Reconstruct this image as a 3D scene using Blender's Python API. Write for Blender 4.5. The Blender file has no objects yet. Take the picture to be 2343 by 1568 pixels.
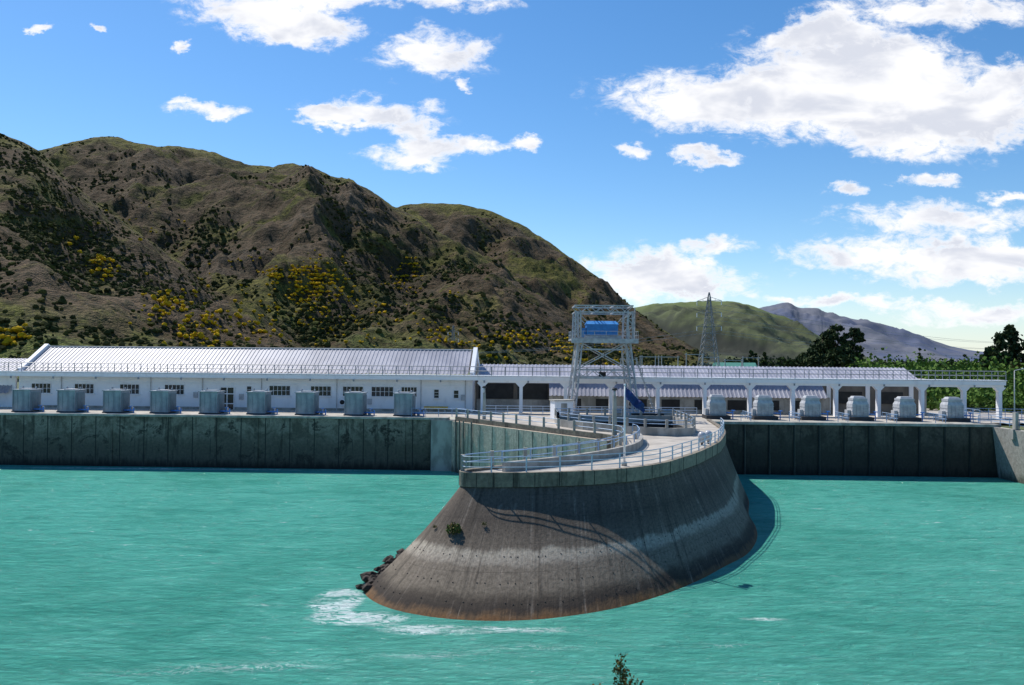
import bpy, math, random
from mathutils import Vector, Matrix, noise
from mathutils.geometry import tessellate_polygon
random.seed(7)
R=random.random
def U(a,b): return a+(b-a)*R()
scene=bpy.context.scene
scene.view_settings.view_transform='Standard'
scene.view_settings.look='None'
scene.view_settings.exposure=0
SUN_AZ=math.radians(-41); SUN_EL=math.radians(51)
# ------------------------------------------------------------------ node helpers
class NT:
    def __init__(s,tree): s.t=tree; s.n=tree.nodes; s.l=tree.links
    def node(s,typ,**kw):
        nd=s.n.new(typ)
        for k,v in kw.items(): setattr(nd,k,v)
        return nd
    def put(s,sock,val):
        if hasattr(val,'is_output') : s.l.new(val,sock)
        elif hasattr(val,'outputs'): s.l.new(val.outputs[0],sock)
        else: sock.default_value=val
    def math(s,op,a,b=None,c=None,clamp=False):
        nd=s.node('ShaderNodeMath',operation=op); nd.use_clamp=clamp
        s.put(nd.inputs[0],a)
        if b is not None: s.put(nd.inputs[1],b)
        if c is not None: s.put(nd.inputs[2],c)
        return nd.outputs[0]
    def noise(s,vec,scale,detail=5,rough=.55,dist=0,sc=None):
        if sc is not None: vec=s.mapping(vec,sc)
        nd=s.node('ShaderNodeTexNoise'); s.l.new(vec,nd.inputs['Vector'])
        nd.inputs['Scale'].default_value=scale; nd.inputs['Detail'].default_value=detail
        nd.inputs['Roughness'].default_value=rough; nd.inputs['Distortion'].default_value=dist
        return nd.outputs['Fac']
    def mapping(s,vec,scale=(1,1,1),loc=(0,0,0),rot=(0,0,0)):
        nd=s.node('ShaderNodeMapping'); s.l.new(vec,nd.inputs['Vector'])
        nd.inputs['Scale'].default_value=scale; nd.inputs['Location'].default_value=loc
        nd.inputs['Rotation'].default_value=rot
        return nd.outputs[0]
    def mr(s,v,a,b,c=0.,d=1.,smooth=True):
        nd=s.node('ShaderNodeMapRange')
        nd.interpolation_type='SMOOTHSTEP' if smooth else 'LINEAR'
        s.put(nd.inputs['Value'],v)
        nd.inputs['From Min'].default_value=a; nd.inputs['From Max'].default_value=b
        nd.inputs['To Min'].default_value=c; nd.inputs['To Max'].default_value=d
        return nd.outputs['Result']
    def mix(s,f,a,b,blend='MIX'):
        nd=s.node('ShaderNodeMix',data_type='RGBA',blend_type=blend)
        s.put(nd.inputs[0],f)
        for i,x in ((6,a),(7,b)):
            if isinstance(x,(tuple,list)): nd.inputs[i].default_value=(x[0],x[1],x[2],1)
            else: s.put(nd.inputs[i],x)
        return nd.outputs[2]
    def bump(s,h,strength,dist,normal=None):
        nd=s.node('ShaderNodeBump'); s.put(nd.inputs['Height'],h)
        nd.inputs['Strength'].default_value=strength; nd.inputs['Distance'].default_value=dist
        if normal is not None: s.put(nd.inputs['Normal'],normal)
        return nd.outputs[0]
def newmat(name):
    m=bpy.data.materials.new(name); m.use_nodes=True
    t=NT(m.node_tree); b=m.node_tree.nodes['Principled BSDF']
    return m,t,b
def simple(name,c1,c2=None,rough=.7,scale=1.,metal=0.,bump=0.,lo=.35,hi=.65,sc=(1,1,1),spec=.4):
    m,t,b=newmat(name)
    c2=c2 or tuple(x*.8 for x in c1)
    co=t.node('ShaderNodeTexCoord').outputs['Object']
    n=t.noise(co,scale,4,.6,0,sc)
    col=t.mix(t.mr(n,lo,hi),c1,c2)
    t.l.new(col,b.inputs['Base Color'])
    b.inputs['Roughness'].default_value=rough; b.inputs['Metallic'].default_value=metal
    b.inputs['Specular IOR Level'].default_value=spec
    if bump: t.l.new(t.bump(t.noise(co,scale*4,4),.5,bump),b.inputs['Normal'])
    return m
# ------------------------------------------------------------------ mesh helper
class M:
    def __init__(s,*mats): s.v=[];s.f=[];s.mi=[];s.mats=list(mats);s.sm=[]
    def add(s,vs,fs,m=0,smooth=False):
        o=len(s.v); s.v+= [tuple(p) for p in vs]
        for f in fs: s.f.append(tuple(i+o for i in f)); s.mi.append(m); s.sm.append(smooth)
    def box(s,x0,x1,y0,y1,z0,z1,m=0):
        s.add([(x0,y0,z0),(x1,y0,z0),(x1,y1,z0),(x0,y1,z0),(x0,y0,z1),(x1,y0,z1),(x1,y1,z1),(x0,y1,z1)],
              [(0,3,2,1),(4,5,6,7),(0,1,5,4),(1,2,6,5),(2,3,7,6),(3,0,4,7)],m)
    def frustum(s,c,z0,z1,w0,d0,w1,d1,m=0):
        x,y=c
        s.add([(x-w0,y-d0,z0),(x+w0,y-d0,z0),(x+w0,y+d0,z0),(x-w0,y+d0,z0),(x-w1,y-d1,z1),(x+w1,y-d1,z1),(x+w1,y+d1,z1),(x-w1,y+d1,z1)],
              [(0,3,2,1),(4,5,6,7),(0,1,5,4),(1,2,6,5),(2,3,7,6),(3,0,4,7)],m)
    def tube(s,p,q,r,m=0,n=6,r2=None):
        p=Vector(p);q=Vector(q);d=q-p
        if d.length<1e-6: return
        r2=r if r2 is None else r2
        a=d.normalized(); u=a.cross(Vector((0,0,1)))
        if u.length<.01: u=Vector((1,0,0))
        u.normalize(); w=a.cross(u)
        vs=[]
        for k in range(n):
            t=2*math.pi*k/n+math.pi/4; o=u*math.cos(t)+w*math.sin(t)
            vs.append(p+o*r); vs.append(q+o*r2)
        fs=[(2*k,2*k+1,(2*k+3)%(2*n),(2*k+2)%(2*n)) for k in range(n)]
        fs.append(tuple(2*k for k in range(n))); fs.append(tuple(2*k+1 for k in reversed(range(n))))
        s.add(vs,fs,m,n>6)
    def beam(s,p,q,w,m=0): s.tube(p,q,w*.7,m,4)
    def sphere(s,c,r,m=0,n=10,k=6,sq=(1,1,1)):
        vs=[];fs=[]
        for i in range(k+1):
            ph=math.pi*i/k
            for j in range(n):
                th=2*math.pi*j/n
                vs.append((c[0]+r*sq[0]*math.sin(ph)*math.cos(th),c[1]+r*sq[1]*math.sin(ph)*math.sin(th),c[2]+r*sq[2]*math.cos(ph)))
        for i in range(k):
            for j in range(n): fs.append((i*n+j,(i+1)*n+j,(i+1)*n+(j+1)%n,i*n+(j+1)%n))
        s.add(vs,fs,m,True)
    def leaf(s,c,size,m=0):
        a=Vector((U(-1,1),U(-1,1),U(-1,1))).normalized(); b=a.orthogonal().normalized(); d=a.cross(b)
        t=U(0,6.28); u=(b*math.cos(t)+d*math.sin(t))*size; w=(d*math.cos(t)-b*math.sin(t))*size*U(.5,1)
        c=Vector(c); s.add([c-u-w,c+u-w*.6,c+u*.7+w,c-u*.8+w*.8],[(0,1,2,3)],m)
    def obj(s,name,loc=(0,0,0),rz=0,parent=None):
        me=bpy.data.meshes.new(name); me.from_pydata(s.v,[],s.f)
        for m in s.mats: me.materials.append(m)
        me.polygons.foreach_set('material_index',s.mi)
        me.polygons.foreach_set('use_smooth',s.sm)
        me.update()
        o=bpy.data.objects.new(name,me); scene.collection.objects.link(o)
        o.location=loc; o.rotation_euler=(0,0,rz)
        if parent: o.parent=parent
        return o
def empty(name,loc=(0,0,0),rz=0):
    o=bpy.data.objects.new(name,None); scene.collection.objects.link(o); o.location=loc; o.rotation_euler=(0,0,rz); return o
def copyobj(o,loc,rz=0,sc=1):
    c=bpy.data.objects.new(o.name.split('.')[0],o.data); scene.collection.objects.link(c)
    c.location=loc;c.rotation_euler=(0,0,rz);c.scale=(sc,sc,sc); return c
def fix(o):
    import bmesh
    bm=bmesh.new(); bm.from_mesh(o.data); bmesh.ops.recalc_face_normals(bm,faces=bm.faces); bm.to_mesh(o.data); bm.free()
def cr(pts,n):
    out=[];N=len(pts)
    for i in range(N-1):
        p0=pts[max(i-1,0)];p1=pts[i];p2=pts[i+1];p3=pts[min(i+2,N-1)]
        for k in range(n):
            s=k/n
            out.append(tuple(.5*((2*b)+(-a+c)*s+(2*a-5*b+4*c-d)*s*s+(-a+3*b-3*c+d)*s**3) for a,b,c,d in zip(p0,p1,p2,p3)))
    out.append(tuple(pts[-1])); return out
def resample(path,step,closed=False):
    pts=[Vector(p) for p in path]
    if closed: pts.append(pts[0])
    out=[pts[0]]
    tot=sum((pts[i+1]-pts[i]).length for i in range(len(pts)-1)); n=max(1,round(tot/step)); st=tot/n
    nxt=st; d=0
    for i in range(len(pts)-1):
        l=(pts[i+1]-pts[i]).length
        while nxt<=d+l+1e-6 and len(out)<=n:
            out.append(pts[i].lerp(pts[i+1],max(0,min(1,(nxt-d)/l)))); nxt+=st
        d+=l
    return out
# ------------------------------------------------------------------ materials
white=simple('white_paint',(.85,.85,.87),(.68,.68,.70),.6,.9,lo=.48,hi=.85,sc=(1,1,.35))
greymetal=simple('grey_steel',(.50,.51,.52),(.34,.34,.35),.5,2)
pylonm=simple('galvanised_steel',(.30,.31,.33),(.22,.23,.24),.5,2)
railmat=simple('rail_paint',(.55,.62,.70),(.42,.50,.60),.45,3)
bluerail=simple('blue_rail_paint',(.30,.43,.62),(.25,.36,.5),.45,3)
deckmat=simple('deck_concrete',(.52,.47,.40),(.36,.325,.28),.9,.5,bump=.01)
lightcon=simple('light_concrete',(.42,.40,.36),(.25,.24,.215),.9,.9,bump=.02,sc=(1,1,.5))
dark=simple('dark_interior',(.03,.03,.03),(.02,.02,.02),.8)
glass=simple('window_glass',(.035,.04,.045),(.02,.025,.03),.15,spec=.6)
brownwall=simple('brown_panel',(.20,.17,.14),(.12,.105,.09),.85,.6,sc=(1,1,.3))
txgrey=simple('transformer_grey',(.33,.37,.40),(.22,.25,.28),.5,1.2,sc=(1,1,.5))
txlight=simple('transformer_light_grey',(.50,.51,.52),(.36,.37,.39),.55,1.2)
blackmat=simple('black_plinth',(.025,.027,.03),(.04,.04,.045),.7)
bluep=simple('blue_paint',(.03,.22,.55),(.025,.17,.45),.45,2)
valveblue=simple('valve_blue',(.1,.3,.7),(.1,.25,.6),.45,2)
yellow=simple('yellow_paint',(.65,.42,.05),(.5,.32,.04),.6,2)
flagm=simple('flag_cloth',(.015,.05,.20),(.01,.03,.13),.8,3)
roofmat=simple('corrugated_metal',(.38,.38,.435),(.27,.275,.33),.5,.35,sc=(1,.4,1),spec=.3)
bark=simple('bark',(.10,.075,.05),(.06,.045,.03),.9,3)
rockm=simple('rock',(.028,.020,.015),(.06,.042,.03),.85,2,bump=.1)
globe=simple('globe_lamp',(.5,.5,.52),(.4,.4,.42),.25)
def conc(name,top,mid,low,streak,blot=None):
    m,t,b=newmat(name)
    tc=t.node('ShaderNodeTexCoord'); geo=tc.outputs['Object']
    sep=t.node('ShaderNodeSeparateXYZ'); t.l.new(geo,sep.inputs[0]); z=sep.outputs[2]
    st=t.noise(geo,1.,5,.7,.2,(1.3,1.3,.10)); bl=t.noise(geo,.35,6,.7,.4); fine=t.noise(geo,3.,5,.7)
    zz=t.math('ADD',z,t.math('MULTIPLY',t.math('SUBTRACT',st,.5),3.5))
    c=t.mix(t.mr(zz,.1,1.3),low,mid)
    c=t.mix(t.math('MULTIPLY',t.mr(zz,2.2,5.6),t.mr(bl,.40,.56)),c,top)
    c=t.mix(t.mr(st,.53,.66,0,.8),c,streak)
    if blot: c=t.mix(t.math('MULTIPLY',t.mr(bl,.55,.62),t.mr(fine,.35,.55)),c,blot)
    c=t.mix(t.mr(fine,.3,.75,.4,0),c,(0,0,0))
    t.l.new(c,b.inputs['Base Color']); b.inputs['Roughness'].default_value=.85
    t.l.new(t.bump(fine,.5,.06),b.inputs['Normal'])
    return m
damcon=conc('dam_concrete',(.31,.27,.215),(.115,.10,.075),(.013,.013,.009),(.038,.033,.025),(.032,.028,.021))
damcon2=conc('dark_dam_concrete',(.12,.095,.075),(.05,.040,.031),(.012,.011,.009),(.025,.020,.016))
gatecon=conc('gate_wall_concrete',(.68,.55,.42),(.56,.46,.35),(.14,.12,.09),(.28,.24,.19))
bankcon=conc('bank_wall_concrete',(.44,.41,.36),(.40,.37,.32),(.12,.12,.09),(.31,.28,.25))
lipm=conc('lip_concrete',(.30,.255,.19),(.22,.185,.14),(.2,.2,.17),(.05,.043,.033))
joint=simple('joint',(.03,.032,.028),(.02,.02,.02),.9)
jointl=simple('panel_joint_light',(.17,.17,.15),(.10,.10,.09),.9)
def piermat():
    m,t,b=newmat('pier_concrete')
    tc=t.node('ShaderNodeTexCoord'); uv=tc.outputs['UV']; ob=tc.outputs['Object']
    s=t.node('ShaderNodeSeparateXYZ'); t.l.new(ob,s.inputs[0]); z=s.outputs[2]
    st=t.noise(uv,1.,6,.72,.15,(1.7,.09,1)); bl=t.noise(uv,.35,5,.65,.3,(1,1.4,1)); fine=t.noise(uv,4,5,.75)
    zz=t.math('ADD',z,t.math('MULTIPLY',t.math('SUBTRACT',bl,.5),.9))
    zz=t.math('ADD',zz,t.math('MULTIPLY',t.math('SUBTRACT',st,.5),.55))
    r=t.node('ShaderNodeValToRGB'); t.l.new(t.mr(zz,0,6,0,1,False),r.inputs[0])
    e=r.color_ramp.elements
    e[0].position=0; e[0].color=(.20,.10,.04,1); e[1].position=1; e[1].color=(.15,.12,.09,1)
    for p,c in ((.03,(.16,.095,.05)),(.065,(.05,.038,.030)),(.13,(.085,.067,.050)),(.19,(.22,.18,.135)),(.34,(.235,.192,.146)),(.385,(.42,.36,.285)),(.44,(.46,.40,.315)),(.475,(.175,.142,.109)),(.7,(.105,.084,.066)),(.9,(.15,.120,.094))):  # stain bands by height; upper tones also darkened to paint in the deck's shade
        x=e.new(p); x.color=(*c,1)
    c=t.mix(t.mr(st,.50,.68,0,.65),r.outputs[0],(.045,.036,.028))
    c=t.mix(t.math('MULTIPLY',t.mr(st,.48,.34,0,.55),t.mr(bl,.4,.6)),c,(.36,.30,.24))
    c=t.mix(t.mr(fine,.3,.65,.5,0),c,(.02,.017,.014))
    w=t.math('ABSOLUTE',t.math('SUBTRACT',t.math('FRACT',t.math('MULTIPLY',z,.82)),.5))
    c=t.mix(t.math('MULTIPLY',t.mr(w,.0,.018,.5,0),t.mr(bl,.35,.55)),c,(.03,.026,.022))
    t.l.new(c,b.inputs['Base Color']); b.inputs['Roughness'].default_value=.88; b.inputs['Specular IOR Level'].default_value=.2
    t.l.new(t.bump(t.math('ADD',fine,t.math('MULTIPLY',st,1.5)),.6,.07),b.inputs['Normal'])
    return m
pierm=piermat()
# ------------------------------------------------------------------ WORLD
w=bpy.data.worlds.new('World'); scene.world=w; w.use_nodes=True
try: w.cycles.sampling_method='MANUAL'; w.cycles.sample_map_resolution=256
except Exception: pass
t=NT(w.node_tree); bg=w.node_tree.nodes['Background']
sky=t.node('ShaderNodeTexSky',sky_type='NISHITA'); sky.sun_disc=False
sky.sun_elevation=SUN_EL; sky.sun_rotation=SUN_AZ; sky.air_density=1.0; sky.dust_density=.2; sky.ozone_density=3.2; sky.altitude=400
hs=t.node('ShaderNodeHueSaturation'); t.l.new(sky.outputs[0],hs.inputs['Color']); hs.inputs['Saturation'].default_value=1.25; hs.inputs['Value'].default_value=1.42
tc=t.node('ShaderNodeTexCoord').outputs['Generated']
sp=t.node('ShaderNodeSeparateXYZ'); t.l.new(tc,sp.inputs[0])
yy=t.math('MAXIMUM',sp.outputs[1],.08)
a=t.math('DIVIDE',sp.outputs[0],yy); b_=t.math('DIVIDE',sp.outputs[2],yy)
cb=t.node('ShaderNodeCombineXYZ'); t.l.new(a,cb.inputs[0]); t.l.new(b_,cb.inputs[1]); P=cb.outputs[0]
nz=t.node('ShaderNodeTexNoise'); t.l.new(t.mapping(P,(1,1.6,1)),nz.inputs['Vector']); nz.inputs['Scale'].default_value=13; nz.inputs['Detail'].default_value=6; nz.inputs['Roughness'].default_value=.62
dv=t.node('ShaderNodeVectorMath',operation='SUBTRACT'); t.l.new(nz.outputs['Color'],dv.inputs[0]); dv.inputs[1].default_value=(.5,.5,.5)
dm=t.node('ShaderNodeVectorMath',operation='MULTIPLY'); t.l.new(dv.outputs[0],dm.inputs[0]); dm.inputs[1].default_value=(.12,.065,0)
da=t.node('ShaderNodeVectorMath',operation='ADD'); t.l.new(P,da.inputs[0]); t.l.new(dm.outputs[0],da.inputs[1]); PD=da.outputs[0]
clouds=[(-.31,.420,.12,.034),(-.25,.394,.06,.022),(-.127,.436,.16,.018),(-.098,.364,.085,.032),(-.165,.291,.09,.022),(-.124,.242,.065,.016),(-.057,.256,.04,.014),(-.215,.285,.06,.010),
(-.366,.297,.050,.011),(-.403,.375,.018,.007),(-.5,.394,.02,.006),(-.58,.388,.02,.006),(-.115,.265,.04,.016),
(.235,.318,.16,.036),(.39,.36,.13,.062),(.40,.300,.22,.040),(.489,.34,.12,.05),(.525,.43,.15,.026),(.59,.293,.06,.03),(.605,.34,.04,.026),(.36,.40,.06,.02),(.5,.27,.10,.03),
(.213,.25,.026,.011),(.247,.24,.038,.010),(.147,.255,.035,.008),(-.053,.327,.02,.006),(.007,.259,.03,.008),
(.160,.112,.09,.026),(.242,.139,.05,.015),(.205,.086,.11,.024),
(.515,.169,.15,.020),(.470,.128,.18,.022),(.585,.125,.09,.020),(.557,.100,.12,.011),(.40,.073,.11,.010),(.568,.060,.12,.014),
(.405,.205,.03,.009),(.51,.217,.055,.010),(.6,.2,.04,.009),
(-.9,.25,.2,.06),(-1.1,.4,.25,.08),(.85,.3,.2,.08),(1.0,.12,.3,.04)]
F=None
for (ca,cbb,ra,rb) in clouds:
    ra*=1.18; rb*=1.3
    mp=t.mapping(PD,(1/ra,1/rb,1),(-ca/ra,-cbb/rb,0))
    g=t.node('ShaderNodeTexGradient',gradient_type='SPHERICAL'); t.l.new(mp,g.inputs[0])
    F=g.outputs['Fac'] if F is None else t.math('ADD',F,g.outputs['Fac'])
F=t.math('MINIMUM',F,1.0)
n1=t.noise(P,30,6,.70,.4,(1,1.8,1)); n2=t.noise(P,9,4,.55,.3,(1,2.2,1))
den=t.math('ADD',t.math('MULTIPLY',F,1.4),t.math('MULTIPLY',t.math('SUBTRACT',n1,.5),2.4))
mask=t.mr(den,.16,1.1)
mask=t.math('MULTIPLY',mask,t.mr(F,.0,.34))
haze=t.mr(b_,.13,.0,0,.38)
shade=t.math('MULTIPLY',t.mr(n2,.38,.62,0,.85),t.mr(den,.55,1.35))
cc=t.mix(shade,(10.6,10.6,10.8),(6.6,7.0,8.1))
skyh=t.mix(haze,hs.outputs[0],(7.2,8.4,9.8))
mask=t.math('MULTIPLY',mask,t.mr(sp.outputs[1],.1,.2))
full=t.mix(mask,skyh,cc)
t.l.new(full,bg.inputs['Color']); bg.inputs['Strength'].default_value=.10
# ------------------------------------------------------------------ SUN
sd=bpy.data.lights.new('sun','SUN'); sd.energy=5.0; sd.angle=math.radians(.53); sd.color=(1,.955,.89)
so=bpy.data.objects.new('sun',sd); scene.collection.objects.link(so)
L=Vector((math.sin(SUN_AZ)*math.cos(SUN_EL),math.cos(SUN_AZ)*math.cos(SUN_EL),math.sin(SUN_EL)))
so.rotation_euler=L.to_track_quat('Z','Y').to_euler(); so.location=(-60,80,120)
# ------------------------------------------------------------------ CAMERA
cd=bpy.data.cameras.new('camera'); cd.sensor_width=36; cd.lens=29.2; cd.clip_end=40000; cd.clip_start=.1
co_=bpy.data.objects.new('camera',cd); scene.collection.objects.link(co_)
co_.matrix_world=Matrix.Translation((0,0,14.5))@Matrix.Rotation(math.radians(91.0),4,'X')@Matrix.Rotation(math.radians(.5),4,'Z')
scene.camera=co_
# ------------------------------------------------------------------ WATER
def water():
    # milky glacial water: light scattered back from below the surface (diffuse) under a rippled reflecting skin
    m=bpy.data.materials.new('turquoise_water'); m.use_nodes=True; m.node_tree.nodes.clear(); t=NT(m.node_tree)
    ob=t.node('ShaderNodeTexCoord').outputs['Object']
    big=t.noise(ob,.04,4,.6,.8); med=t.noise(ob,.30,6,.7,1.2,(.7,1.8,1))
    c=t.mix(t.mr(big,.35,.65),(.072,.37,.285),(.10,.45,.355))
    c=t.mix(t.mr(med,.44,.68,0,.6),c,(.15,.54,.43))
    c=t.mix(t.mr(med,.47,.30,0,.6),c,(.042,.27,.21))
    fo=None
    for (x,y,rx,ry,k) in ((-10.2,49.5,2.0,3.2,2.8),(-8.4,46.2,3.6,1.7,2.6),(-4,44.3,4.5,1.3,1.7),(1.,44.4,5,.9,1.1),(1,41.8,8,1.5,.65),(-11,39,7,1.6,.75),(11,42.3,8,1.3,.6),(14.2,46.6,2.4,.5,1.3),(3,38,13,1.6,.5),(-17,38,7,1.6,.6),(-40,105.2,38,1.3,1.4),(-2,103.4,12,1.3,1.2),(43,102.4,20,1.2,.7),(-14,48.5,4,1.4,.6),(-4,40.4,7,1.2,.7),(20,50,4,.8,.5)):  # foam patches; the near left ones also paint sun glitter into the colour
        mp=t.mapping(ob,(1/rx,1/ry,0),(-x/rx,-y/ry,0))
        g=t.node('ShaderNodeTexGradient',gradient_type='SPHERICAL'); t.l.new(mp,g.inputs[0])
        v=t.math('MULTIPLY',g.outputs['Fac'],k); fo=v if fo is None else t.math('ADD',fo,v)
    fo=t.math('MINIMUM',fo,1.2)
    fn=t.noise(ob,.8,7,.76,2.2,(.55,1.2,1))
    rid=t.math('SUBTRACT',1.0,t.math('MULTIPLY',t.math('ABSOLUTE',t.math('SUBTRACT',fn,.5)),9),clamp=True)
    foam_glint=t.math('MULTIPLY',t.mr(t.math('ADD',rid,t.math('MULTIPLY',fo,.75)),1.05,1.7),t.mr(fo,.05,.7))
    foam_glint=t.math('MULTIPLY',foam_glint,t.mr(med,.36,.56,.15,1))
    crest_glint=t.math('MULTIPLY',t.mr(t.noise(ob,1.3,6,.8,.8,(.5,2.0,1)),.60,.66,0,.6),t.mr(big,.42,.58))  # whitecap flecks, doubling as sun glints painted white
    foam_glint=t.math('MAXIMUM',foam_glint,crest_glint)
    c=t.mix(t.math('MULTIPLY',foam_glint,.9),c,(.78,.85,.83))
    w1=t.noise(ob,.45,3,.6,.5,(.55,1.5,1)); w2=t.noise(t.mapping(ob,(.65,1.6,1),rot=(0,0,.35)),1.5,6,.74,.9)
    h=t.math('ADD',w1,t.math('MULTIPLY',w2,.75))
    nb=t.bump(h,1.,1.0); ns=t.bump(h,.75,1.0)
    d=t.node('ShaderNodeBsdfDiffuse'); t.l.new(c,d.inputs['Color']); t.l.new(ns,d.inputs['Normal'])
    gl=t.node('ShaderNodeBsdfGlossy'); gl.inputs['Color'].default_value=(1,1,1,1); t.l.new(t.math('ADD',t.math('MULTIPLY',foam_glint,.5),.10),gl.inputs['Roughness']); t.l.new(nb,gl.inputs['Normal'])
    fr=t.node('ShaderNodeFresnel'); fr.inputs['IOR'].default_value=1.33; t.l.new(nb,fr.inputs['Normal'])
    ff=t.math('MULTIPLY',fr.outputs[0],t.math('SUBTRACT',1.,t.math('MULTIPLY',foam_glint,.8)))
    ff=t.math('MINIMUM',ff,.55)
    mx=t.node('ShaderNodeMixShader'); t.l.new(ff,mx.inputs[0]); t.l.new(d.outputs[0],mx.inputs[1]); t.l.new(gl.outputs[0],mx.inputs[2])
    o=t.node('ShaderNodeOutputMaterial'); t.l.new(mx.outputs[0],o.inputs[0])
    return m
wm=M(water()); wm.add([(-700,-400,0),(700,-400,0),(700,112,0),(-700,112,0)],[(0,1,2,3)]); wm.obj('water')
# ------------------------------------------------------------------ GROUND
gm,t,b=newmat('valley_ground')
ob=t.node('ShaderNodeTexCoord').outputs['Object']
c=t.mix(t.mr(t.noise(ob,.02,4,.6),.4,.6),(.07,.11,.025),(.12,.13,.045)); c=t.mix(t.mr(t.noise(ob,.3,4,.6),.4,.7,0,.6),c,(.06,.055,.03))
t.l.new(c,b.inputs['Base Color']); b.inputs['Roughness'].default_value=.95
g=M(gm,deckmat)
zG=6.55
g.add([(-14000,118,zG),(14000,118,zG),(14000,16000,zG),(-14000,16000,zG)],[(0,1,2,3)])
g.add([(60.6,-400,zG-.2),(14000,-400,zG-.2),(14000,118,zG-.2),(60.6,118,zG-.2)],[(0,1,2,3)])
g.add([(-14000,-400,zG),(-170,-400,zG),(-170,118,zG),(-14000,118,zG)],[(0,1,2,3)])
g.add([(-170,-400,zG),(-150,-400,-2),(-150,118,-2),(-170,118,zG)],[(0,1,2,3)])
prof=[(-60,12.9),(1.5,12.9),(3.5,12.2),(8,8.9),(14,5),(27,-2)]
ny=len(prof); vs=[];fs=[]
xs=[-150+6*i for i in range(36)]
for x in xs:
    for (y,z) in prof: vs.append((x,y,z+(.25*noise.noise(Vector((x*.2,y*.3,0))) if y>3 else 0)))
for i in range(len(xs)-1):
    for j in range(ny-1): fs.append((i*ny+j,(i+1)*ny+j,(i+1)*ny+j+1,i*ny+j+1))
g.add(vs,fs); go=g.obj('ground'); fix(go)
# ------------------------------------------------------------------ HILLS
def hillmat(name,kind):
    m,t,b=newmat(name)
    tc=t.node('ShaderNodeTexCoord'); ob=tc.outputs['Object']
    at=t.node('ShaderNodeAttribute'); at.attribute_name='gully'; gl=at.outputs['Fac']
    if kind<2:
        n2=t.noise(ob,.035,6,.7,.5); n3=t.noise(ob,.20,4,.8); n4=t.noise(ob,.009,6,.68,1.2)
        grass=t.mix(t.mr(n2,.35,.65),(.090,.092,.018),(.145,.132,.034))
        brown=t.mix(t.mr(n2,.4,.6),(.080,.055,.030),(.135,.096,.058))
        c=t.mix(t.mr(n4,.40,.50),grass,brown)
        sp=t.node('ShaderNodeAttribute'); sp.attribute_name='top'
        c=t.mix(t.math('MULTIPLY',t.mr(sp.outputs['Fac'],.88,.98),t.mr(n2,.3,.55)),c,(.17,.160,.038))
        c=t.mix(t.math('MULTIPLY',t.mr(sp.outputs['Fac'],.20,.04,0,.8),t.mr(n2,.35,.55)),c,(.125,.170,.03))
        scree=t.math('MULTIPLY',t.mr(n4,.57,.64),t.mr(n3,.4,.6))
        c=t.mix(t.math('MULTIPLY',scree,.6),c,(.20,.165,.135))
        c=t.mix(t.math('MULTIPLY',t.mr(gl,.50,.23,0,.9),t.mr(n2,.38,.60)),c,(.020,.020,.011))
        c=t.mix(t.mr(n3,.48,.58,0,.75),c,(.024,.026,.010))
        h=t.math('ADD',t.math('MULTIPLY',n2,3.0),n3)
        t.l.new(t.bump(h,.85,5.),b.inputs['Normal'])
    elif kind==2:
        n3=t.noise(ob,.02,5,.7)
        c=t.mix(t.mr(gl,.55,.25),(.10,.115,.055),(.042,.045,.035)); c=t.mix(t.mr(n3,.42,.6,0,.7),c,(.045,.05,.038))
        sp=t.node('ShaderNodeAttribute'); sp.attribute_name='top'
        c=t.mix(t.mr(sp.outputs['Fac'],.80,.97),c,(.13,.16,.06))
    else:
        n=t.noise(ob,.002,5,.6); c=t.mix(t.mr(n,.4,.6),(.11,.13,.195),(.16,.165,.19))  # distance haze painted into the mountain colour as blue
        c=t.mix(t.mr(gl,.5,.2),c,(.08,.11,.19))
    t.l.new(c,b.inputs['Base Color']); b.inputs['Roughness'].default_value=.95; b.inputs['Specular IOR Level'].default_value=.1
    return m
hillgrid={}
def hill(key,name,pts,mat,amp,freq,seed,nt=110,sub=26,power=1.1,back=1.0):
    c=cr(pts,sub); vs=[];gul=[];top=[]
    nb=nt//4; tot=nt+nb
    for i,(tx,tz,dr,df,sh) in enumerate(c):
        xr=tx*dr; zr=14.5+tz*dr-zG; xf=tx*df+sh
        zr=max(zr,.5)
        for j in range(tot+1):
            if j<=nt:
                s=j/nt; x=xf+(xr-xf)*s; y=df+(dr-df)*s; z=zr*(s**power)-3*(1-s)**8; e=min(1,4*(1-s)+.08)*min(1,s*3)
            else:
                s2=(j-nt)/nb; x=xr+tx*200*s2; y=dr+(dr-df)*back*s2; z=zr*(1-s2*1.1); e=.5; s=1-s2
            q=Vector((x*freq+seed,y*freq*.45,seed*1.7))
            q=q+noise.noise_vector(q*.6)*.5
            n=1-abs(noise.noise(q))*2.0
            n2=1-abs(noise.noise(q*2.3+Vector((9,4,1))))*2
            n3=noise.fractal(Vector((x*freq*6,y*freq*6,seed)),.9,2.1,4)
            gl=.6*n+.4*n2
            d=(gl-.45)*amp*e*min(1.,zr/(amp*2.2)) + n3*amp*.15*min(1,e+.25)*min(1.,zr/(amp*2))
            vs.append((x,y,z+d+zG)); gul.append(gl*.5+.25+ .15*n3); top.append(s)
    m=M(mat); W=tot+1; N=len(c)
    fs=[(i*W+j,(i+1)*W+j,(i+1)*W+j+1,i*W+j+1) for i in range(N-1) for j in range(tot)]
    m.add(vs,fs,0,True); o=m.obj(name)
    for nm,arr in (('gully',gul),('top',top)):
        at=o.data.attributes.new(nm,'FLOAT','POINT'); at.data.foreach_set('value',arr)
    hillgrid[key]=(vs,gul,top,N,W,nt)
    return o
h1=hillmat('hillside_scrub',1); h2=hillmat('hillside_far',2); h3=hillmat('mountain_haze_blue',3)
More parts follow.
